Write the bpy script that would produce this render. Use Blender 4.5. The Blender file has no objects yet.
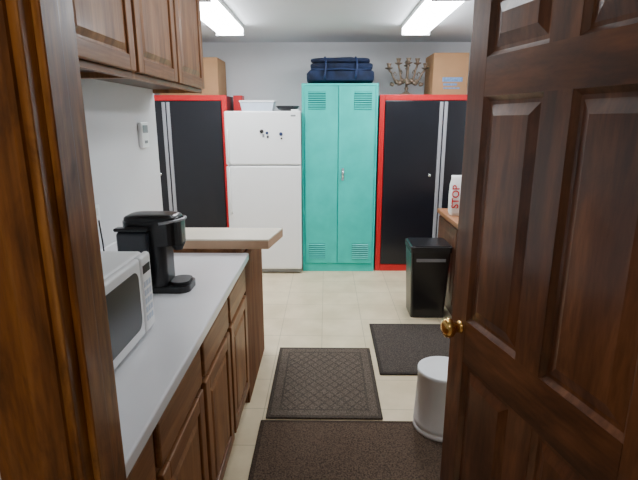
import bpy, bmesh, math, random
from mathutils import Vector, Matrix, noise
random.seed(4)
D=bpy.data
# ---------------------------------------------------------------- materials
def newmat(name):
    m=D.materials.new(name); m.use_nodes=True
    nt=m.node_tree; b=nt.nodes['Principled BSDF']
    return m,nt,b
def N(nt,t,**k):
    n=nt.nodes.new(t)
    for a,v in k.items(): setattr(n,a,v)
    return n
def ramp(nt,stops):
    r=N(nt,'ShaderNodeValToRGB'); e=r.color_ramp.elements
    while len(e)<len(stops): e.new(.5)
    for i,(p,c) in enumerate(stops):
        e[i].position=p; e[i].color=(*c,1)
    return r
def plain(name,c,rough=.5,metal=0,var=.06,scale=8,bump=0,coat=0,spec=.5):
    m,nt,b=newmat(name)
    tc=N(nt,'ShaderNodeTexCoord'); no=N(nt,'ShaderNodeTexNoise'); no.inputs['Scale'].default_value=scale
    no.inputs['Detail'].default_value=4
    nt.links.new(tc.outputs['Object'],no.inputs['Vector'])
    r=ramp(nt,[(.3,tuple(x*(1-var) for x in c)),(.7,tuple(min(1,x*(1+var)) for x in c))])
    nt.links.new(no.outputs['Fac'],r.inputs['Fac']); nt.links.new(r.outputs['Color'],b.inputs['Base Color'])
    b.inputs['Roughness'].default_value=rough; b.inputs['Metallic'].default_value=metal
    b.inputs['Coat Weight'].default_value=coat
    b.inputs['Specular IOR Level'].default_value=spec
    if bump:
        bp=N(nt,'ShaderNodeBump'); bp.inputs['Strength'].default_value=bump; bp.inputs['Distance'].default_value=.002
        n2=N(nt,'ShaderNodeTexNoise'); n2.inputs['Scale'].default_value=scale*25
        nt.links.new(tc.outputs['Object'],n2.inputs['Vector'])
        nt.links.new(n2.outputs['Fac'],bp.inputs['Height']); nt.links.new(bp.outputs['Normal'],b.inputs['Normal'])
    return m
def wood(name,dark,mid,light,axis='Z',rough=.35,scale=14,stretch=.06,coat=.2,fine=.45,blotch=0,bscale=6,spec=.5):
    m,nt,b=newmat(name)
    tc=N(nt,'ShaderNodeTexCoord'); mp=N(nt,'ShaderNodeMapping')
    s=[1,1,1]; s['XYZ'.index(axis)]=stretch
    mp.inputs['Scale'].default_value=s
    nt.links.new(tc.outputs['Object'],mp.inputs['Vector'])
    no=N(nt,'ShaderNodeTexNoise'); no.inputs['Scale'].default_value=scale; no.inputs['Detail'].default_value=6
    no.inputs['Distortion'].default_value=.8
    nt.links.new(mp.outputs['Vector'],no.inputs['Vector'])
    r=ramp(nt,[(.3,dark),(.52,mid),(.75,light)])
    nt.links.new(no.outputs['Fac'],r.inputs['Fac'])
    n2=N(nt,'ShaderNodeTexNoise'); n2.inputs['Scale'].default_value=scale*8; n2.inputs['Detail'].default_value=3
    nt.links.new(mp.outputs['Vector'],n2.inputs['Vector'])
    mx=N(nt,'ShaderNodeMixRGB',blend_type='MULTIPLY'); mx.inputs['Fac'].default_value=fine
    r2=ramp(nt,[(.35,(.55,.5,.45)),(.6,(1,1,1))]); nt.links.new(n2.outputs['Fac'],r2.inputs['Fac'])
    nt.links.new(r.outputs['Color'],mx.inputs['Color1']); nt.links.new(r2.outputs['Color'],mx.inputs['Color2'])
    out=mx.outputs['Color']
    if blotch:
        mp3=N(nt,'ShaderNodeMapping'); s3=[1,1,1]; s3['XYZ'.index(axis)]=.35; mp3.inputs['Scale'].default_value=s3
        nt.links.new(tc.outputs['Object'],mp3.inputs['Vector'])
        n3=N(nt,'ShaderNodeTexNoise'); n3.inputs['Scale'].default_value=bscale; n3.inputs['Detail'].default_value=7; n3.inputs['Roughness'].default_value=.65; n3.inputs['Distortion'].default_value=1.2
        nt.links.new(mp3.outputs['Vector'],n3.inputs['Vector'])
        r3=ramp(nt,[(.38,(.30,.26,.24)),(.5,(.85,.82,.8)),(.62,(1.0,1.0,1.0))]); nt.links.new(n3.outputs['Fac'],r3.inputs['Fac'])
        m3=N(nt,'ShaderNodeMixRGB',blend_type='MULTIPLY'); m3.inputs['Fac'].default_value=blotch
        nt.links.new(out,m3.inputs['Color1']); nt.links.new(r3.outputs['Color'],m3.inputs['Color2']); out=m3.outputs['Color']
        rr=N(nt,'ShaderNodeMapRange'); rr.inputs['To Min'].default_value=rough+.15; rr.inputs['To Max'].default_value=rough-.08
        nt.links.new(n3.outputs['Fac'],rr.inputs['Value']); nt.links.new(rr.outputs['Result'],b.inputs['Roughness'])
    else: b.inputs['Roughness'].default_value=rough
    nt.links.new(out,b.inputs['Base Color'])
    b.inputs['Coat Weight'].default_value=coat; b.inputs['Coat Roughness'].default_value=.15
    b.inputs['Specular IOR Level'].default_value=spec
    return m
def emis(name,c,s):
    m,nt,b=newmat(name)
    b.inputs['Base Color'].default_value=(*c,1); b.inputs['Emission Color'].default_value=(*c,1); b.inputs['Emission Strength'].default_value=s
    return m

M={}
M['wall']=plain('wall_paint',(.76,.77,.79),.8,var=.03,scale=1.5,bump=.15)
M['ceil']=plain('ceiling_paint',(.68,.70,.73),.9,var=.03,scale=1.2,bump=.2)
M['hall']=plain('hall_paint',(.55,.50,.43),.85,var=.04,scale=2)
M['cab']=wood('oak_cabinet',(.18,.068,.022),(.32,.138,.050),(.44,.205,.08),'Z',.42,coat=.1,spec=.35,blotch=.25)
M['cabh']=wood('oak_cabinet_grain_along',(.17,.063,.021),(.30,.128,.046),(.41,.19,.075),'Y',.42,coat=.1,spec=.35,blotch=.25)
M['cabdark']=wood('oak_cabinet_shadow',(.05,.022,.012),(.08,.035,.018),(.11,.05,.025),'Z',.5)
M['doorwood']=wood('varnished_door_wood',(.075,.025,.010),(.17,.062,.024),(.30,.12,.048),'Z',.33,scale=12,stretch=.15,coat=.3,fine=.55,blotch=.55,bscale=7)
M['doorwoodx']=wood('varnished_door_wood_rail',(.07,.023,.009),(.155,.056,.022),(.27,.105,.043),'X',.33,scale=12,stretch=.15,coat=.3,fine=.55,blotch=.55,bscale=7)
M['jamb']=wood('varnished_jamb_wood',(.13,.040,.008),(.38,.140,.027),(.66,.32,.09),'Z',.3,scale=18,stretch=.09,coat=.35,fine=.65,blotch=.7,bscale=9)
M['white']=plain('white_enamel',(.90,.91,.91),.3,var=.015,scale=3)
M['counter']=plain('white_laminate',(.88,.88,.91),.22,var=.025,scale=5)
M['ledge']=plain('cream_laminate',(.85,.77,.62),.35,var=.04,scale=8)
M['ledgeedge']=plain('tan_laminate_edge',(.60,.39,.25),.5,var=.05,scale=8,spec=.3)
M['teal']=plain('turquoise_metal_paint',(.015,.56,.49),.38,var=.12,scale=5,spec=.4)
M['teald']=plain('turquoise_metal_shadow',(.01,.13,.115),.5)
M['red']=plain('red_powder_coat',(.56,.008,.014),.4,var=.06)
M['blackdoor']=plain('black_gloss_panel',(.007,.008,.013),.3,var=.1,coat=.1)
M['black']=plain('black_plastic',(.010,.010,.012),.28,var=.1)
M['blackm']=plain('black_matte_plastic',(.02,.02,.022),.5,var=.1)
M['alu']=plain('brushed_aluminium',(.42,.43,.46),.35,metal=.5)
M['strip']=plain('dull_aluminium',(.42,.43,.47),.45,metal=.4)
M['chrome']=plain('chrome_metal',(.75,.75,.76),.15,metal=1,var=.02)
M['brass']=plain('brass_metal',(.80,.50,.16),.22,metal=1,var=.05)
M['oldbrass']=plain('tarnished_brass',(.18,.13,.09),.5,metal=.4,var=.5,scale=30)
M['navy']=plain('navy_fabric',(.005,.014,.048),.85,var=.5,scale=12,bump=.4)
M['navy2']=plain('blue_strap',(.010,.028,.095),.6)
M['card']=plain('brown_cardboard',(.38,.21,.10),.85,var=.06)
M['blue']=plain('faded_blue_print',(.13,.25,.46),.7,var=.4,scale=60)
M['glass']=plain('dark_oven_glass',(.006,.007,.009),.28,var=.02,spec=.25)
M['smoke']=plain('smoked_plastic',(.03,.035,.045),.12)
M['tub']=plain('frosted_plastic',(.55,.62,.72),.3)
M['bucket']=plain('white_plastic',(.84,.85,.86),.55,var=.03)
M['desk']=wood('desk_wood',(.26,.10,.04),(.40,.18,.085),(.50,.25,.12),'Y',.4)
M['panel']=wood('oak_end_panel',(.11,.040,.016),(.18,.07,.03),(.25,.105,.045),'Z',.7,coat=0,spec=.15)
M['deskd']=wood('desk_cabinet_wood',(.08,.03,.018),(.14,.055,.028),(.19,.075,.04),'Z',.45)
M['grey']=plain('grey_plastic',(.25,.26,.28),.4)
M['paper']=plain('white_paper',(.78,.78,.76),.8)
M['lens']=emis('fluorescent_lens',(.93,.96,1),40)
M['lensfill']=emis('fluorescent_fill_lens',(.93,.97,1),8)  # glow of the added fixture above the near kitchen, out of view
M['hallfill']=emis('warm_hall_fill_lens',(1,.92,.82),34)  # glow of the added fill lamp on the camera side
def floor_mat():
    m,nt,b=newmat('vinyl_floor_tiles')
    tc=N(nt,'ShaderNodeTexCoord')
    br=N(nt,'ShaderNodeTexBrick'); br.offset=0; br.inputs['Scale'].default_value=1
    br.inputs['Brick Width'].default_value=.30; br.inputs['Row Height'].default_value=.30
    br.inputs['Mortar Size'].default_value=.0025; br.inputs['Mortar Smooth'].default_value=.3
    br.inputs['Color1'].default_value=(.80,.67,.46,1); br.inputs['Color2'].default_value=(.75,.625,.425,1); br.inputs['Mortar'].default_value=(.50,.41,.27,1)
    nt.links.new(tc.outputs['Object'],br.inputs['Vector'])
    no=N(nt,'ShaderNodeTexNoise'); no.inputs['Scale'].default_value=5; no.inputs['Detail'].default_value=8
    nt.links.new(tc.outputs['Object'],no.inputs['Vector'])
    r=ramp(nt,[(.35,(.80,.77,.72)),(.65,(1,1,1))]); nt.links.new(no.outputs['Fac'],r.inputs['Fac'])
    mx=N(nt,'ShaderNodeMixRGB',blend_type='MULTIPLY'); mx.inputs['Fac'].default_value=.8
    nt.links.new(br.outputs['Color'],mx.inputs['Color1']); nt.links.new(r.outputs['Color'],mx.inputs['Color2'])
    nt.links.new(mx.outputs['Color'],b.inputs['Base Color']); b.inputs['Roughness'].default_value=.36
    b.inputs['Specular IOR Level'].default_value=.35
    return m
M['floor']=floor_mat()
def mat_rug(name,c,hx,hy,pattern):
    m,nt,b=newmat(name); L=nt.links
    tc=N(nt,'ShaderNodeTexCoord')
    no=N(nt,'ShaderNodeTexNoise'); no.inputs['Scale'].default_value=140; no.inputs['Detail'].default_value=2
    L.new(tc.outputs['Object'],no.inputs['Vector'])
    r=ramp(nt,[(.3,tuple(x*.45 for x in c)),(.7,tuple(x*1.6 for x in c))]); L.new(no.outputs['Fac'],r.inputs['Fac'])
    sx=N(nt,'ShaderNodeSeparateXYZ'); L.new(tc.outputs['Object'],sx.inputs['Vector'])
    def mth(op,a,bv):
        n=N(nt,'ShaderNodeMath',operation=op)
        for i,x in enumerate((a,bv)):
            if x is None: continue
            if isinstance(x,(int,float)): n.inputs[i].default_value=x
            else: L.new(x,n.inputs[i])
        return n.outputs[0]
    ax=mth('DIVIDE',mth('ABSOLUTE',sx.outputs['X'],None),hx); ay=mth('DIVIDE',mth('ABSOLUTE',sx.outputs['Y'],None),hy)
    dx=mth('MULTIPLY',mth('SUBTRACT',1,ax),hx); dy=mth('MULTIPLY',mth('SUBTRACT',1,ay),hy)
    edge=mth('LESS_THAN',mth('MINIMUM',dx,dy),.022)
    fac=edge
    if pattern:
        s=13.5
        def line(sign):
            a=mth('ADD' if sign>0 else 'SUBTRACT',mth('MULTIPLY',sx.outputs['X'],1.25),sx.outputs['Y'])
            f=mth('FRACT',mth('MULTIPLY',mth('ADD',a,10),s),None)
            return mth('LESS_THAN',mth('ABSOLUTE',mth('SUBTRACT',f,.5),None),.10)
        ln=mth('MAXIMUM',line(1),line(-1))
        inside=mth('GREATER_THAN',mth('MINIMUM',dx,dy),.075)
        ring=mth('LESS_THAN',mth('ABSOLUTE',mth('SUBTRACT',mth('MINIMUM',dx,dy),.07),None),.006)
        fac=mth('MAXIMUM',edge,mth('MULTIPLY',mth('MAXIMUM',mth('MULTIPLY',ln,inside),ring),.8))
    mx=N(nt,'ShaderNodeMixRGB',blend_type='MIX')
    L.new(mth('MULTIPLY',fac,.55),mx.inputs['Fac'])
    L.new(r.outputs['Color'],mx.inputs['Color1']); mx.inputs['Color2'].default_value=(c[0]*.28,c[1]*.28,c[2]*.28,1)
    L.new(mx.outputs['Color'],b.inputs['Base Color']); b.inputs['Roughness'].default_value=.95
    b.inputs['Specular IOR Level'].default_value=.2
    bp=N(nt,'ShaderNodeBump'); bp.inputs['Strength'].default_value=.6; bp.inputs['Distance'].default_value=.003
    L.new(no.outputs['Fac'],bp.inputs['Height']); L.new(bp.outputs['Normal'],b.inputs['Normal'])
    return m
# ---------------------------------------------------------------- mesh builder
class MB:
    def __init__(s): s.bm=bmesh.new(); s.mats=[]
    def mi(s,m):
        m=M[m]
        if m not in s.mats: s.mats.append(m)
        return s.mats.index(m)
    def box(s,x0,x1,y0,y1,z0,z1,mat,bev=0,seg=2):
        i=s.mi(mat)
        ret=bmesh.ops.create_cube(s.bm,size=1); vs=ret['verts']
        for v in vs:
            v.co=Vector((x0+(v.co.x+.5)*(x1-x0),y0+(v.co.y+.5)*(y1-y0),z0+(v.co.z+.5)*(z1-z0)))
        fs={f for v in vs for f in v.link_faces}
        for f in fs: f.material_index=i
        if bev:
            es=list({e for v in vs for e in v.link_edges})
            r=bmesh.ops.bevel(s.bm,geom=es,offset=bev,segments=seg,profile=.5,affect='EDGES',clamp_overlap=True)
            for f in r['faces']: f.material_index=i
        return s
    def prism(s,pts,axis,a,b,mat):
        i=s.mi(mat)
        def P(p,t):
            return {'X':(t,p[0],p[1]),'Y':(p[0],t,p[1]),'Z':(p[0],p[1],t)}[axis]
        A=[s.bm.verts.new(P(p,a)) for p in pts]; B=[s.bm.verts.new(P(p,b)) for p in pts]
        n=len(pts)
        fs=[s.bm.faces.new(A),s.bm.faces.new(B[::-1])]
        for k in range(n): fs.append(s.bm.faces.new((A[k],B[k],B[(k+1)%n],A[(k+1)%n])))
        for f in fs: f.material_index=i
        return s
    def rrect(s,a0,a1,b0,b1,r,axis,d0,d1,mat,n=6):
        pts=[]
        for (cx,cy,st) in ((a1-r,b1-r,0),(a0+r,b1-r,90),(a0+r,b0+r,180),(a1-r,b0+r,270)):
            for k in range(n+1):
                t=math.radians(st+90*k/n); pts.append((cx+r*math.cos(t),cy+r*math.sin(t)))
        return s.prism(pts,axis,d0,d1,mat)
    def frust(s,outer,inner,d0,d1,axis,mat):
        i=s.mi(mat)
        def P(a,b,d): return {'X':(d,a,b),'Y':(a,d,b),'Z':(a,b,d)}[axis]
        def R(r,d): return [s.bm.verts.new(P(*q,d)) for q in ((r[0],r[2]),(r[1],r[2]),(r[1],r[3]),(r[0],r[3]))]
        A=R(outer,d0);B=R(inner,d1)
        fs=[s.bm.faces.new(B),s.bm.faces.new(A[::-1])]+[s.bm.faces.new((A[k],A[(k+1)%4],B[(k+1)%4],B[k])) for k in range(4)]
        for f in fs: f.material_index=i
        return s
    def lathe(s,prof,mat,c=(0,0,0),seg=32,axis='Z',sy=1):
        i=s.mi(mat); rings=[]
        for r,z in prof:
            ring=[]
            for k in range(seg):
                a=2*math.pi*k/seg; p=(max(r,1e-4)*math.cos(a),max(r,1e-4)*math.sin(a)*sy,z)
                if axis=='X': p=(p[2],p[0],p[1])
                if axis=='Y': p=(p[0],p[2],p[1])
                ring.append(s.bm.verts.new((c[0]+p[0],c[1]+p[1],c[2]+p[2])))
            rings.append(ring)
        for a,b in zip(rings,rings[1:]):
            for k in range(seg):
                f=s.bm.faces.new((a[k],a[(k+1)%seg],b[(k+1)%seg],b[k])); f.material_index=i; f.smooth=True
        for rg in (rings[0][::-1],rings[-1]):
            f=s.bm.faces.new(rg); f.material_index=i
        return s
    def tube(s,pts,r,mat,seg=10):
        i=s.mi(mat); pts=[Vector(p) for p in pts]; rings=[]
        n=len(pts); ref=None
        for k,p in enumerate(pts):
            t=(pts[min(k+1,n-1)]-pts[max(k-1,0)]).normalized()
            if ref is None: ref=Vector((0,0,1)) if abs(t.z)<.9 else Vector((1,0,0))
            u=(ref-t*ref.dot(t)).normalized(); w=t.cross(u); ref=u
            rr=r[k] if isinstance(r,(list,tuple)) else r
            rings.append([s.bm.verts.new(p+(u*math.cos(2*math.pi*j/seg)+w*math.sin(2*math.pi*j/seg))*rr) for j in range(seg)])
        for a,b in zip(rings,rings[1:]):
            for k in range(seg):
                f=s.bm.faces.new((a[k],a[(k+1)%seg],b[(k+1)%seg],b[k])); f.material_index=i; f.smooth=True
        for rg in (rings[0][::-1],rings[-1]):
            f=s.bm.faces.new(rg); f.material_index=i
        return s
    def soft(s,c,h,mat,e=.45,jit=.0,seed=0,nu=40,nv=20,freq=8):
        i=s.mi(mat)
        def sg(x,p): return math.copysign(abs(x)**p,x)
        rows=[]
        for a in range(nv+1):
            ph=-math.pi/2+math.pi*a/nv; row=[]
            for b in range(nu):
                th=2*math.pi*b/nu
                p=Vector((h[0]*sg(math.cos(ph),e)*sg(math.cos(th),e),h[1]*sg(math.cos(ph),e)*sg(math.sin(th),e),h[2]*sg(math.sin(ph),e)))
                if jit:
                    q=noise.noise(p*freq+Vector((seed,seed*2,0)))*jit; p+=p.normalized()*q
                row.append(s.bm.verts.new(p+Vector(c)))
            rows.append(row)
        for a,b in zip(rows,rows[1:]):
            for k in range(nu):
                f=s.bm.faces.new((a[k],a[(k+1)%nu],b[(k+1)%nu],b[k])); f.material_index=i; f.smooth=True
        return s
    def text(s,txt,size,origin,mat,roll=0,depth=.0006):
        """flat upright letters facing -Y, rolled about Y"""
        cu=D.curves.new('t','FONT'); cu.body=txt; cu.size=size; cu.extrude=depth; cu.align_x='CENTER'; cu.resolution_u=4; cu.offset=size*.02
        ob=D.objects.new('t',cu); bpy.context.scene.collection.objects.link(ob)
        dg=bpy.context.evaluated_depsgraph_get(); me=D.meshes.new_from_object(ob.evaluated_get(dg))
        me.transform(Matrix.Translation(origin)@Matrix.Rotation(roll,4,'Y')@Matrix.Rotation(math.pi/2,4,'X'))
        i=s.mi(mat); n0=len(s.bm.faces); s.bm.from_mesh(me); s.bm.faces.ensure_lookup_table()
        for f in list(s.bm.faces)[n0:]: f.material_index=i
        D.objects.remove(ob); D.meshes.remove(me); D.curves.remove(cu)
        return s
    def done(s,name,parent=None,label=None,smooth=False):
        bm=s.bm; bmesh.ops.remove_doubles(bm,verts=bm.verts,dist=1e-5)
        bmesh.ops.recalc_face_normals(bm,faces=bm.faces)
        lo=Vector([min(v.co[k] for v in bm.verts) for k in range(3)]); hi=Vector([max(v.co[k] for v in bm.verts) for k in range(3)])
        c=(lo+hi)/2
        for v in bm.verts: v.co-=c
        me=D.meshes.new(name); bm.to_mesh(me); bm.free()
        for m in s.mats: me.materials.append(m)
        o=D.objects.new(name,me); bpy.context.scene.collection.objects.link(o)
        o.location=c
        if parent: 
            o.parent=parent
            if parent.type=='MESH' and 'c0' in LOC.get(parent.name,{}): o.location=c-LOC[parent.name]['c0']
        LOC[o.name]={'c0':c}
        if label: o['label']=label
        return o
LOC={}
def thing(name,label,cat,loc=(0,0,0),rot=0):
    e=D.objects.new(name,None); e.empty_display_size=.1
    bpy.context.scene.collection.objects.link(e); e.location=loc; e.rotation_euler=(0,0,rot)
    e['label']=label; e['category']=cat
    return e
def lab(o,label,cat): o['label']=label; o['category']=cat; return o
def struct(o,label=None,cat=None):
    o['kind']='structure'
    if label: o['label']=label
    if cat: o['category']=cat
    return o
# ---------------------------------------------------------------- room shell
CE=2.29; CT=.853
struct(MB().box(-2.6,1.95,-1.6,5.55,-.1,0,'floor').done('floor'),'beige vinyl tile floor with thin joints','floor')
struct(MB().box(-2.6,1.95,-1.6,5.55,CE,CE+.1,'ceil').done('ceiling'),'off-white painted flat ceiling','ceiling')
struct(MB().box(-2.5,1.85,5.35,5.45,0,CE,'wall').done('wall_back'),'pale painted back wall','wall')
struct(MB().box(1.75,1.85,.70,5.35,0,CE,'wall').done('wall_right'),'pale painted side wall','wall')
struct(MB().box(-1.09,-.99,.70,2.86,0,CE,'wall').done('wall_left'),'pale painted wall behind the counter','wall')
struct(MB().box(-2.4,-1.09,2.76,2.86,0,CE,'wall').done('wall_alcove'),'pale painted return wall','wall')
struct(MB().box(-2.5,-2.4,2.76,5.35,0,CE,'wall').done('wall_side'),'pale painted alcove wall','wall')
JL=-.344; JR=.62
w=MB(); w.box(-2.4,JL-.025,.58,.70,0,CE,'wall'); w.box(JR+.025,1.75,.58,.70,0,CE,'wall'); w.box(JL-.025,JR+.025,.58,.70,1.965,CE,'wall')
struct(w.done('wall_front'),'wall with the open doorway','wall')
j=MB()
j.box(JL-.025,JL,.575,.705,0,1.94,'jamb',.003)
j.box(JL-.0,JL+.011,.60,.645,0,1.94,'jamb',.003)
struct(j.done('trim_1'),'varnished brown wooden door jamb with stop strip','door trim')
j=MB(); j.box(JR,JR+.025,.575,.705,0,1.94,'jamb',.003); struct(j.done('trim_2'),'varnished brown wooden door jamb','door trim')
j=MB(); j.box(JL-.025,JR+.025,.575,.705,1.94,1.965,'jamb',.003); struct(j.done('trim_3'),'varnished brown wooden door head','door trim')
j=MB()
prof=[(JL-.012,.575),(JL-.10,.575),(JL-.10,.553),(JL-.085,.553),(JL-.075,.559),(JL-.045,.560),(JL-.03,.566),(JL-.018,.564),(JL-.012,.568)]
j.prism(prof,'Z',0,2.03,'jamb'); struct(j.done('trim_4'),'varnished moulded wooden door casing','door trim')
j=MB(); j.box(JR+.012,JR+.10,.553,.575,0,2.03,'jamb',.005); struct(j.done('trim_5'),'varnished flat wooden door casing','door trim')
struct(MB().box(-1.5,-1.4,-1.5,.58,0,CE,'hall').done('wall_hall_left'),'plain painted hall wall','wall')
struct(MB().box(1.5,1.6,-1.5,.58,0,CE,'hall').done('wall_hall_right'),'plain painted hall wall','wall')
struct(MB().box(-1.5,1.6,-1.6,-1.5,0,CE,'hall').done('wall_hall_back'),'plain painted hall wall','wall')
struct(MB().box(1.735,1.749,4.15,4.7,0,.08,'desk').done('baseboard_right'),'wooden baseboard along the wall','baseboard')
# ---------------------------------------------------------------- open door
th=math.atan2(-.973,.23)
dr=thing('door_1','open dark varnished six-panel wooden door with brass knob','door',(.403,1.44,.012),th); dr['kind']='structure'
W=.76; H=1.90; T=.036
lf=MB()
lf.box(.01,W-.01,.012,T-.012,.01,H-.01,'doorwood')
rl=[(0,.20),(.765,.90),(1.55,1.65),(1.80,H)]
for a,b in [(0,.09),(.335,.425),(.67,W)]: 
    if a==.335:
        for (c,d),(e,f) in zip(rl,rl[1:]): lf.box(a,b,0,T,d,e,'doorwood',.0)
    else: lf.box(a,b,0,T,0,H,'doorwood',.002)
for c,d in rl: lf.box(.09,.67,0,T,c,d,'doorwoodx',.0)
i=lf.mi('doorwood')
def q(ra,da,rb,db):
    P=lambda r,dd:[lf.bm.verts.new(p) for p in ((r[0],dd,r[2]),(r[1],dd,r[2]),(r[1],dd,r[3]),(r[0],dd,r[3]))]
    X=P(ra,da);Y=P(rb,db)
    for k in range(4):
        f=lf.bm.faces.new((X[k],X[(k+1)%4],Y[(k+1)%4],Y[k])); f.material_index=i
for a,b in ((.09,.335),(.425,.67)):
    for (c,d),(e,f_) in zip(rl,rl[1:]):
        A,B,C,DD=a,b,d,e
        for y0,y1 in ((.002,.012),(T-.002,T-.012)):
            m=.012
            q((A,B,C,DD),y0,(A+m,B-m,C+m,DD-m),y1)
        g=.02; h=.05
        lf.frust((A+g,B-g,C+g,DD-g),(A+h,B-h,C+h,DD-h),.0125,.002,'Y','doorwood')
        lf.frust((A+g,B-g,C+g,DD-g),(A+h,B-h,C+h,DD-h),T-.0125,T-.002,'Y','doorwood')
lf.done('leaf',dr)
kz=.868; kx=.058
kp=[(.0,0),(.021,0),(.021,.002),(.019,.005),(.017,.009),(.017,.018),(.021,.023),(.029,.031),(.031,.041),(.028,.051),(.017,.057),(.004,.058)]
k=MB(); k.lathe([(r,-z) for r,z in kp],'brass',(kx,0,kz),28,'Y'); k.done('knob',dr,'round polished brass knob')
k=MB(); k.lathe(kp,'brass',(kx,T,kz),28,'Y'); k.done('knob',dr,'round polished brass knob')
MB().box(-.0015,-.0002,.008,.028,kz-.03,kz+.03,'brass').done('latch_plate',dr)
# ---------------------------------------------------------------- cabinet doors
def cab_door(name,parent,x,y0,y1,z0,z1,t=.02,fr=.055):
    m=MB(); a,b,c,d=y0,y1,z0,z1
    m.box(x,x+t*.55,a+.004,b-.004,c+.004,d-.004,'cab')
    m.box(x,x+t,a,a+fr,c,d,'cab',.004); m.box(x,x+t,b-fr,b,c,d,'cab',.004)
    m.box(x,x+t,a+fr-.002,b-fr+.002,c,c+fr,'cabh',.004); m.box(x,x+t,a+fr-.002,b-fr+.002,d-fr,d,'cabh',.004)
    m.frust((a+fr+.006,b-fr-.006,c+fr+.006,d-fr-.006),(a+fr+.03,b-fr-.03,c+fr+.03,d-fr-.03),x+t*.5,x+t*.92,'X','cab')
    return m.done(name,parent)
ys=[.712,1.0,1.44,1.885,2.325]
for n,(a,b) in enumerate(zip(ys,ys[1:])):
    c=thing('base_cabinet','brown oak base cabinet with drawer and raised-panel door','cabinet',(0,0,0))
    g=.001
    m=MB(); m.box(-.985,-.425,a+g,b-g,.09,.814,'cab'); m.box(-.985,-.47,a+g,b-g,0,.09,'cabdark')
    m.done('body',c)
    dm=MB(); dm.box(-.4245,-.406,a+.018,b-.018,.655,.785,'cabh',.006); dm.done('drawer',c)
    cab_door('door',c,-.4245,a+.018,b-.018,.115,.635)
    c['group']='base cabinets along the counter'
m=MB(); m.box(-.988,-.388,.702,2.326,.8155,CT,'counter',.006,3); 
lab(m.done('worktop'),'long white laminate worktop over the oak base cabinets','worktop')
lab(MB().box(-.9885,-.972,.704,2.326,CT+.0005,CT+.10,'counter',.004).done('backsplash'),'low white laminate backsplash strip behind the worktop','backsplash')
c=thing('peninsula_cabinet','brown oak peninsula cabinet at the end of the worktop','cabinet')
m=MB(); m.box(-.985,-.425,2.328,2.97,.0,.838,'cab'); m.box(-.985,-.425,2.335,2.58,.8385,.870,'cabh'); m.done('body',c)
m=MB(); m.box(-.4245,-.412,2.328,2.97,.0,.838,'panel',.002); m.done('end_panel',c,'plain brown oak end panel')
pl=[(-.988,2.330),(-.288,2.330),(-.240,2.60),(-.988,2.60)]
m=MB(); m.prism(pl,'Z',.871,.912,'ledgeedge'); m.prism(pl,'Z',.9122,.920,'ledge')
lab(m.done('bar_ledge'),'cream laminate raised bar ledge with tan edge','bar ledge')
def upper(y0,y1,splits,label):
    c=thing('wall_cabinet',label,'cabinet')
    m=MB(); z0=1.65;z1=2.285
    m.box(-.988,-.711,y0,y0+.018,z0,z1,'cab'); m.box(-.988,-.711,y1-.018,y1,z0,z1,'cab')
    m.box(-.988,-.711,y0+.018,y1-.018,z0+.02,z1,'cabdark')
    m.box(-.735,-.711,y0+.018,y1-.018,z0,z0+.03,'cabh')
    m.done('body',c)
    for a,b in zip(splits,splits[1:]): cab_door('door',c,-.7105,a+.012,b-.012,z0+.022,z1-.02)
    c['group']='wall cabinets above the worktop'
upper(1.33,1.849,[1.33,1.849],'brown oak wall cabinet with one raised-panel door')
upper(1.851,2.858,[1.851,2.355,2.858],'brown oak wall cabinet with two raised-panel doors')
# ---------------------------------------------------------------- refrigerator
FX0,FX1=-.953,-.238
f=thing('refrigerator','white top-freezer refrigerator beside the turquoise locker','refrigerator',(0,0,0))
m=MB(); m.box(FX0+.004,FX1-.004,4.67,5.31,.03,1.575,'white',.01)
m.box(FX0+.03,FX1-.03,4.69,5.2,0,.03,'blackm'); m.done('body',f)
m=MB(); m.box(FX0,FX1,4.60,4.662,1.087,1.584,'white',.014,4); m.done('freezer_door',f)
m=MB(); m.box(FX0,FX1,4.60,4.662,.05,1.078,'white',.014,4); fd=m.done('fresh_food_door',f)
MB().box(FX0+.01,FX1-.01,4.63,4.669,.012,.046,'grey',.003).done('base_grille',f)
for a,b in ((1.10,1.42),(.62,1.065)):
    m=MB(); x=FX0+.035
    m.tube([(x,4.6,a),(x,4.575,a+.015),(x,4.566,a+.05),(x,4.566,b-.05),(x,4.575,b-.015),(x,4.6,b)],.011,'white',12); m.done('handle',f)
m=MB(); m.box(-.33,-.285,4.597,4.6,1.535,1.55,'grey',.001); m.done('badge',f)
MB().box(FX1-.09,FX1-.02,4.62,4.70,1.5845,1.60,'white',.004).done('hinge_cover',f)
for (x,z,r,mt,lb) in ((-.605,1.40,.018,'blackm','round black refrigerator magnet'),(-.555,1.385,.013,'navy2','small blue refrigerator magnet'),(-.548,1.35,.011,'black','small dark refrigerator magnet'),(-.425,1.375,.017,'navy2','round blue refrigerator magnet'),(-.42,1.335,.009,'black','small dark refrigerator magnet')):
    m=MB(); m.lathe([(0,0),(r,0),(r,-.006),(r*.8,-.009),(.001,-.009)],mt,(x,4.5995,z),20,'Y')
    o=lab(m.done('refrigerator_magnet'),lb,'magnet')
m=MB(); m.box(-.60,-.58,4.598,4.5995,1.345,1.375,'grey'); lab(m.done('paper_note'),'small grey paper note on the freezer door','note')
z=1.5755
tb=thing('storage_tub','low white plastic storage tub with lid on the refrigerator','tub',(-.66,4.82,z))
m=MB(); m.prism([(-.14,0),(.14,0),(.16,.09),(-.16,.09)],'Y',-.10,.10,'tub'); m.done('body',tb)
MB().box(-.168,.168,-.107,.107,.091,.108,'bucket',.006).done('lid',tb)
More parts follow.
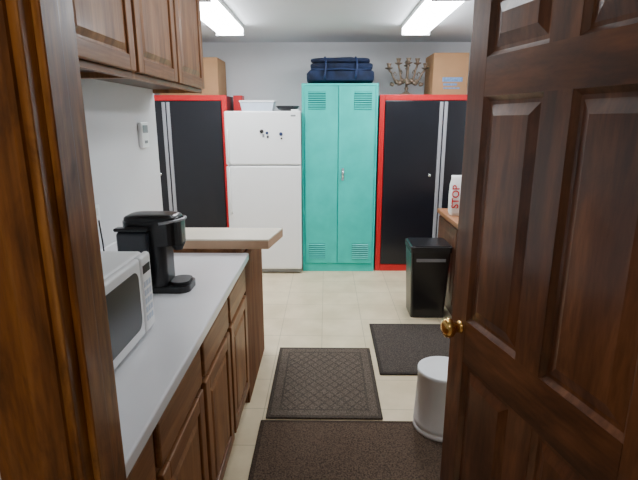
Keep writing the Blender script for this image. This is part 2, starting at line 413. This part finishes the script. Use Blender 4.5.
bw=MB(); bw.lathe([(0,.002),(.05,.002),(.09,.025),(.115,.055),(.11,.058),(.085,.03),(.045,.012),(.001,.012)],'black',(-.37,4.78,z),32); lab(bw.done('bowl'),'dark shallow bowl on top of the refrigerator','bowl')
m=MB(); m.box(-.945,-.855,5.06,5.2,z,z+.17,'red',.004); lab(m.done('tin_box'),'red box on top of the refrigerator','box')
# ---------------------------------------------------------------- locker
LX0,LX1,LY=-.232,.488,4.70
lk=thing('metal_locker','turquoise double-door metal locker with louvred vents','locker')
m=MB(); m.box(LX0,LX1,LY+.012,5.2,.0,1.835,'teal',.004); m.done('body',lk)
m=MB(); m.box(LX0,LX0+.022,LY,LY+.0115,0,1.835,'teal',.002); m.box(LX1-.022,LX1,LY,LY+.0115,0,1.835,'teal',.002)
m.box(LX0+.022,LX1-.022,LY,LY+.0115,1.815,1.835,'teal',.002); m.box(LX0+.022,LX1-.022,LY,LY+.0115,0,.085,'teal',.002); m.done('frame',lk)
mid=.115
for (a,b,sx) in ((LX0+.026,mid-.003,0),(mid+.003,LX1-.026,1)):
    m=MB(); m.box(a,b,LY-.014,LY+.0115,.09,1.811,'teal',.003); dd=m.done('door',lk)
    for (z0,n) in ((1.60,8),(.135,8)):
        v=MB(); x0=a+(.035 if sx==0 else b-a-.20); x1=x0+.165
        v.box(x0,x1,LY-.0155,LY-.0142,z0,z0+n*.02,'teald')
        for kk in range(n):
            zz=z0+kk*.02
            v.prism([(LY-.0145,zz+.016),(LY-.024,zz+.006),(LY-.0145,zz+.008)],'X',x0,x1,'teal')
        o=v.done('vent',dd)
hd=MB(); hd.box(mid+.035,mid+.06,LY-.020,LY-.0142,.93,1.05,'alu',.003); hd.tube([(mid+.047,LY-.02,.96),(mid+.047,LY-.045,.965),(mid+.047,LY-.048,1.0),(mid+.047,LY-.045,1.03)],.008,'chrome'); hd.done('handle',lk,'small chrome latch handle')
# ---------------------------------------------------------------- red/black cabinets
def garage(x0,x1,y,label):
    c=thing('steel_cabinet',label,'cabinet'); z1=1.735; md=(x0+x1)/2
    m=MB(); m.box(x0+.003,x1-.003,y+.03,5.32,.0,z1-.003,'blackdoor'); m.done('body',c)
    m=MB(); fw=.05
    m.box(x0,x0+fw,y,y+.029,0,z1,'red',.004); m.box(x1-fw,x1,y,y+.029,0,z1,'red',.004)
    m.box(x0+fw,x1-fw,y,y+.029,z1-.052,z1,'red',.004); m.box(x0+fw,x1-fw,y,y+.029,0,.07,'red',.004); m.done('frame',c,'red powder-coated frame')
    for a,b in ((x0+fw+.003,md-.002),(md+.002,x1-fw-.003)):
        m=MB(); m.box(a,b,y-.008,y+.028,.075,z1-.055,'blackdoor',.004); dd=m.done('door',c,'black gloss steel door')
        s=MB()
        if b<md: s.box(b-.036,b-.004,y-.018,y-.0085,.09,z1-.065,'strip',.003)
        else: s.box(a+.004,a+.036,y-.018,y-.0085,.09,z1-.065,'strip',.003)
        s.done('pull_strip',dd,'brushed aluminium pull strip')
    m=MB(); m.lathe([(0,0),(.014,0),(.014,-.012),(.001,-.012)],'chrome',(md-.10,y-.0085,.98),16,'Y'); m.done('lock',c,'round chrome lock')
garage(.505,1.71,4.72,'black steel cabinet with red frame beside the turquoise locker')
garage(-2.13,-.96,4.78,'black steel cabinet with red frame beside the refrigerator')
# ---------------------------------------------------------------- bag on locker
bg=thing('duffel_bag','folded navy blue fabric bags with straps on the turquoise locker','bag',(.135,4.93,1.848))
m=MB(); m.soft((0,0,.062),(.32,.19,.058),'navy',.3,.03,1); m.soft((.012,0,.148),(.295,.175,.032),'navy',.35,.03,5); m.soft((.0,0,.202),(.275,.165,.026),'navy',.45,.035,9); m.done('body',bg)
m=MB()
for x in (-.15,.14): m.tube([(x,-.17,.02),(x,-.205,.06),(x+.01,-.20,.12),(x+.01,-.185,.18),(x,-.14,.225),(x,0,.23)],.010,'navy2',8)
m.tube([(-.28,-.17,.120),(-.15,-.195,.113),(0,-.2,.12),(.15,-.195,.113),(.28,-.17,.12)],.007,'navy2',8)
m.done('strap',bg)
# ---------------------------------------------------------------- candelabra
cd=thing('candelabra','tarnished brass six-cup candelabra on the black and red cabinet','candelabra',(.78,4.92,1.7355))
m=MB(); m.lathe([(0,0),(.065,0),(.068,.01),(.04,.02),(.018,.035),(.012,.05),(.022,.065),(.012,.08),(.01,.14),(.02,.155),(.01,.17),(.009,.24),(.02,.25),(.008,.262)],'oldbrass',seg=20); m.done('stem',cd)
for kx in range(5):
    a=math.radians([180,0,215,325,270][kx]); R=.175 if kx<2 else .11
    top=.24 if kx<2 else .28
    pts=[]
    for i in range(12):
        t=i/11; r=R*(t**.8); zz=.16-.06*math.sin(math.pi*min(1,t*1.25))+ (top-.16)*t**2.2
        pts.append((math.cos(a)*r,math.sin(a)*r*.7,zz))
    m=MB(); m.tube(pts,.010,'oldbrass',8)
    mx,my,mz=pts[7]; m.tube([(mx,my,mz),(mx*1.15,my*1.15,mz+.04),(mx*.95,my*.95,mz+.065),(mx*.8,my*.8,mz+.045),(mx*.88,my*.88,mz+.03)],[.009,.008,.006,.005,.004],'oldbrass',8)
    px,py,pz=pts[-1]; m.lathe([(0,-.004),(.012,0),(.036,.012),(.04,.018),(.014,.018),(.022,.05),(.026,.058),(.01,.058)],'oldbrass',(px,py,pz),16)
    mx,my,mz=pts[5]; m.soft((mx,my,mz+.012),(.026,.022,.024),'oldbrass',.9,.010,kx,12,8,40)
    m.soft((mx*1.5,my*1.5,mz-.01),(.024,.02,.020),'oldbrass',.9,.010,kx+3,12,8,40)
    m.done('arm',cd)
m=MB(); m.lathe([(0,.262),(.03,.272),(.034,.28),(.016,.28),(.02,.32),(.01,.325)],'oldbrass',seg=16); m.done('candle_cup',cd)
# ---------------------------------------------------------------- cardboard boxes
def carton(x0,x1,y0,y1,z0,z1,label,printed):
    c=thing('cardboard_box',label,'box')
    MB().box(x0,x1,y0,y1,z0,z1,'card',.003).done('body',c)
    m=MB()
    m.box(x0+.002,x1-.002,y0+.005,(y0+y1)/2-.002,z1+.0005,z1+.005,'card'); m.box(x0+.002,x1-.002,(y0+y1)/2+.002,y1-.005,z1+.0005,z1+.005,'card'); m.done('flap',c)
    if printed:
        m=MB()
        m.box(x0+.09,x0+.28,y0-.003,y0-.0008,z0+.12,z0+.16,'blue'); m.box(x0+.10,x0+.23,y0-.003,y0-.0008,z0+.085,z0+.105,'blue'); m.box(x0+.10,x0+.26,y0-.003,y0-.0008,z0+.055,z0+.068,'blue')
        m.done('print',c,'faded blue printed bars')
    return c
carton(1.01,1.34,4.80,5.2,1.7355,2.11,'brown cardboard box with small faded blue print',True)
carton(-1.62,-1.045,4.85,5.25,1.7355,2.08,'plain brown cardboard box on the black cabinet',False)
# ---------------------------------------------------------------- light fixtures
def fixture(x0,x1,y0,y1,lm='lens'):  # also builds the added fill fixture, which has its own lens material
    c=thing('ceiling_light','lit white fluorescent wraparound ceiling light','ceiling light')
    m=MB(); m.box(x0,x1,y0,y1,CE-.03,CE-.001,'white',.003); 
    m.box(x0,x1,y0,y0+.012,CE-.085,CE-.03,'white',.003); m.box(x0,x1,y1-.012,y1,CE-.085,CE-.03,'white',.003); m.done('housing',c)
    m=MB(); zz=CE-.031
    m.prism([(x0+.005,zz),(x0+.01,zz-.03),(x0+.04,zz-.05),(x1-.04,zz-.05),(x1-.01,zz-.03),(x1-.005,zz)],'Y',y0+.013,y1-.013,lm); m.done('lens',c,'glowing white plastic lens')
    c['group']='fluorescent ceiling lights'
fixture(-.95,-.71,3.2,4.42)
fixture(.64,.88,3.2,4.42)
fixture(-.15,.09,1.5,2.72,'lensfill')  # added fixture, out of view, brightens the counter and base cabinets
c=thing('ceiling_light','small warm round fill light added in the unseen hallway','ceiling light')  # added lamp behind the doorway, out of view, lights jamb and open door
MB().lathe([(0,CE-.001),(.15,CE-.001),(.15,CE-.02),(.001,CE-.02)],'white',(-.3,-.3,0)).done('housing',c)
MB().lathe([(0,CE-.021),(.14,CE-.021),(.12,CE-.06),(.06,CE-.08),(.001,CE-.085)],'hallfill',(-.3,-.3,0)).done('fill_lamp_shade',c)
# ---------------------------------------------------------------- microwave
mw=thing('microwave_oven','small white microwave oven with dark window on the worktop','microwave',(0,0,0))
z0=CT+.014; z1=1.108; X0,X1=-.90,-.570; Y0,Y1=.985,1.43
m=MB(); m.box(X0,X1,Y0,Y1,z0,z1,'white',.012,3)
for x in (X0+.04,X1-.04):
    for y in (Y0+.04,Y1-.04): m.lathe([(0,CT+.0005),(.013,CT+.0005),(.013,z0+.002),(.001,z0+.002)],'blackm',(x,y,0),12)
m.done('body',mw)
m=MB(); ys_=1.345
m.box(X1+.001,X1+.024,Y0,ys_,z0,z1,'white',.010,4); md_=m.done('door',mw)
m=MB(); m.rrect(Y0+.04,ys_-.025,z0+.035,z1-.03,.03,'X',X1+.0243,X1+.026,'glass'); m.done('window',md_,'dark glass window with rounded corners')
m=MB(); m.box(X1+.001,X1+.024,ys_+.002,Y1,z0,z1,'white',.010,4); cp=m.done('control_panel',mw)
MB().box(X1+.0243,X1+.0255,ys_+.015,Y1-.015,z1-.055,z1-.03,'glass').done('display',cp)
m=MB()
for r in range(5):
    for qq in range(3): m.box(X1+.0243,X1+.0250,ys_+.015+qq*.019,ys_+.029+qq*.019,z0+.035+r*.027,z0+.053+r*.027,'tub',.0003)
o=m.done('keypad',cp)
# ---------------------------------------------------------------- coffee maker
cm=thing('coffee_maker','black single-serve pod coffee maker with silver trim','coffee maker',(-.655,1.80,CT+.0005))
cm.scale=(.93,.80,.96)
m=MB(); m.rrect(-.12,.138,-.085,.085,.045,'Z',0,.026,'black'); m.rrect(-.115,.050,-.082,.082,.035,'Z',.02,.28,'black'); m.done('body',cm)
m=MB(); m.rrect(.052,.130,-.062,.062,.035,'Z',.0265,.040,'blackm'); m.done('drip_tray',cm)
m=MB(); m.rrect(-.125,.112,-.088,.088,.06,'Z',.195,.29,'black'); m.soft((-.008,0,.290),(.112,.082,.026),'black',.5); hdd=m.done('brew_head',cm)
m=MB(); m.lathe([(0,.165),(.018,.165),(.034,.197),(.001,.197)],'blackm',(.085,0,0),16); m.done('spout',cm)
hp=[]
for k in range(17):
    t=math.radians(-80+160*k/16); hp.append((.02+.102*math.cos(t),.093*math.sin(t),.283+.012*math.cos(t)))
m=MB(); m.tube(hp,.006,'alu',10); m.done('lift_handle',cm,'silver lift handle')
m=MB(); m.box(-.125,.0,-.132,-.0885,.03,.26,'smoke',.015,3); m.done('water_reservoir',cm,'smoked translucent water reservoir')
m=MB(); m.box(-.13,.005,-.136,-.0885,.261,.275,'black',.006); m.done('reservoir_lid',cm)
cd_=MB(); cd_.tube([(-.14,.06,.03),(-.20,.1,.007),(-.26,.15,.007),(-.31,.2,.03),(-.322,.22,.15),(-.341,.25,.24)],.004,'black',8); cd_.done('power_cord',cm)
ou=thing('wall_outlet','white electrical outlet on the wall above the worktop','outlet')
MB().box(-.9895,-.984,1.975,2.045,1.04,1.15,'white',.002).done('cover_plate',ou)
m=MB(); m.box(-.9838,-.982,1.995,2.025,1.055,1.088,'paper',.001); m.box(-.9838,-.982,1.995,2.025,1.102,1.135,'paper',.001); m.done('socket',ou)
tt=thing('wall_thermostat','white thermostat handset mounted on the kitchen wall','thermostat')
MB().box(-.9895,-.968,2.57,2.67,1.355,1.49,'white',.006,3).done('case',tt)
MB().box(-.9678,-.966,2.585,2.655,1.435,1.475,'grey',.001).done('display',tt)
MB().box(-.9678,-.965,2.60,2.64,1.38,1.395,'grey',.001).done('button',tt)
# ---------------------------------------------------------------- right side counter & bin
c=thing('side_counter','wooden topped brown counter cabinet against the side wall','counter')
m=MB(); m.box(.995,1.73,2.9,4.12,.0,.722,'deskd'); m.done('body',c)
m=MB(); m.box(.97,1.733,2.88,4.14,.7225,.757,'desk',.005); m.done('top',c)
for a,b in ((2.92,3.5),(3.52,4.1)):
    m=MB(); m.box(.98,.9945,a,b,.1,.70,'deskd',.003); m.frust((a+.06,b-.06,.16,.64),(a+.08,b-.08,.18,.62),.9802,.976,'X','deskd'); m.done('door',c)
pk=thing('snack_bag','white snack bag with red lettering on the side counter','bag',(1.045,3.84,.7575))
m=MB(); ii=m.mi('paper')
rows=[]
for (hw,hd_,zz) in ((.044,.045,0),(.052,.055,.03),(.054,.055,.15),(.052,.04,.24),(.046,.012,.295),(.048,.004,.32)):
    ring=[]
    for k in range(24):
        t=2*math.pi*k/24; cs,sn=math.cos(t),math.sin(t)
        ring.append(m.bm.verts.new((hw*math.copysign(abs(cs)**.45,cs),hd_*math.copysign(abs(sn)**.45,sn),zz)))
    rows.append(ring)
for a,b in zip(rows,rows[1:]):
    for k in range(24):
        ff=m.bm.faces.new((a[k],a[(k+1)%24],b[(k+1)%24],b[k])); ff.material_index=ii; ff.smooth=True
m.bm.faces.new(rows[0][::-1]); m.bm.faces.new(rows[-1]); m.done('pouch',pk)
m=MB(); m.text('STOP',.078,(.006,-.0575,.155),'red',roll=-math.pi/2); m.done('print',pk,'bold red printed lettering')
tc_=thing('trash_can','black plastic trash can with lid beside the side counter','trash can',(.795,3.63,.001))
def taper(m,x0,x1,y0,y1,z0,X0,X1,Y0,Y1,Z1,mat):
    i=m.mi(mat)
    def ring(a,b,c,d,z,r=.022,n=4):
        out=[]
        for (cx,cy,s) in ((b-r,d-r,0),(a+r,d-r,90),(a+r,c+r,180),(b-r,c+r,270)):
            for k in range(n+1):
                t=math.radians(s+90*k/n); out.append(m.bm.verts.new((cx+r*math.cos(t),cy+r*math.sin(t),z)))
        return out
    A=ring(x0,x1,y0,y1,z0);B=ring(X0,X1,Y0,Y1,Z1); n=len(A)
    for k in range(n):
        f=m.bm.faces.new((A[k],A[(k+1)%n],B[(k+1)%n],B[k])); f.material_index=i
    for g in (A[::-1],B): f=m.bm.faces.new(g); f.material_index=i
m=MB(); taper(m,-.13,.13,-.12,.12,0,-.15,.15,-.14,.14,.54,'black'); m.done('body',tc_)
m=MB(); taper(m,-.156,.156,-.146,.146,.53,-.157,.157,-.147,.147,.575,'blackm'); taper(m,-.148,.148,-.138,.138,.575,-.144,.144,-.134,.134,.583,'black'); ld=m.done('lid',tc_)
m=MB(); m.box(-.11,.11,-.1455,-.1405,.46,.485,'grey',.002); m.done('trim_band',tc_)
# ---------------------------------------------------------------- bucket
bk=thing('plastic_bucket','white plastic bucket standing beside the open door','bucket',(.575,2.12,.0135))
m=MB(); R0=.133
prof=[(0,0),(R0-.003,0),(R0,.006),(R0,.02),(R0-.003,.024),(R0-.003,.034),(R0,.038),(R0-.001,.055),(R0-.012,.30),(R0-.009,.302),(R0-.009,.318),(R0-.014,.321),(R0-.02,.318),(.001,.312)]
m.lathe(prof,'bucket',seg=48); m.done('body',bk)
# ---------------------------------------------------------------- mats
def rug(x0,x1,y0,y1,c,pat,label,rot=0):
    k='rug%d'%len(M); M[k]=mat_rug('woven_mat_'+('diamond' if pat else 'plain')+str(len(M)),c,(x1-x0)/2,(y1-y0)/2,pat)
    m=MB(); m.box(x0,x1,y0,y1,.001,.012,k,.004); o=lab(m.done('floor_mat'),label,'mat'); o.rotation_euler=(0,0,rot); return o
rug(-.308,.298,2.18,2.97,(.105,.082,.064),True,'grey-brown floor mat with embossed diamond pattern')
rug(-.33,.72,1.15,2.16,(.090,.060,.042),False,'large plain brown floor mat in front of the counter')
rug(.33,.93,2.63,3.37,(.066,.053,.045),False,'dark grey plain floor mat beside the trash can')
# ---------------------------------------------------------------- world & camera
w=D.worlds.new('World'); bpy.context.scene.world=w; w.use_nodes=True
w.node_tree.nodes['Background'].inputs['Color'].default_value=(.5,.55,.6,1); w.node_tree.nodes['Background'].inputs['Strength'].default_value=.05
cam=D.cameras.new('Camera'); co=D.objects.new('Camera',cam); bpy.context.scene.collection.objects.link(co)
co.location=(0,0,1.5); cam.sensor_width=36; cam.lens=480/638*36; cam.clip_start=.02
co.rotation_euler=(math.radians(90-14),0,math.radians(.84))
bpy.context.scene.camera=co
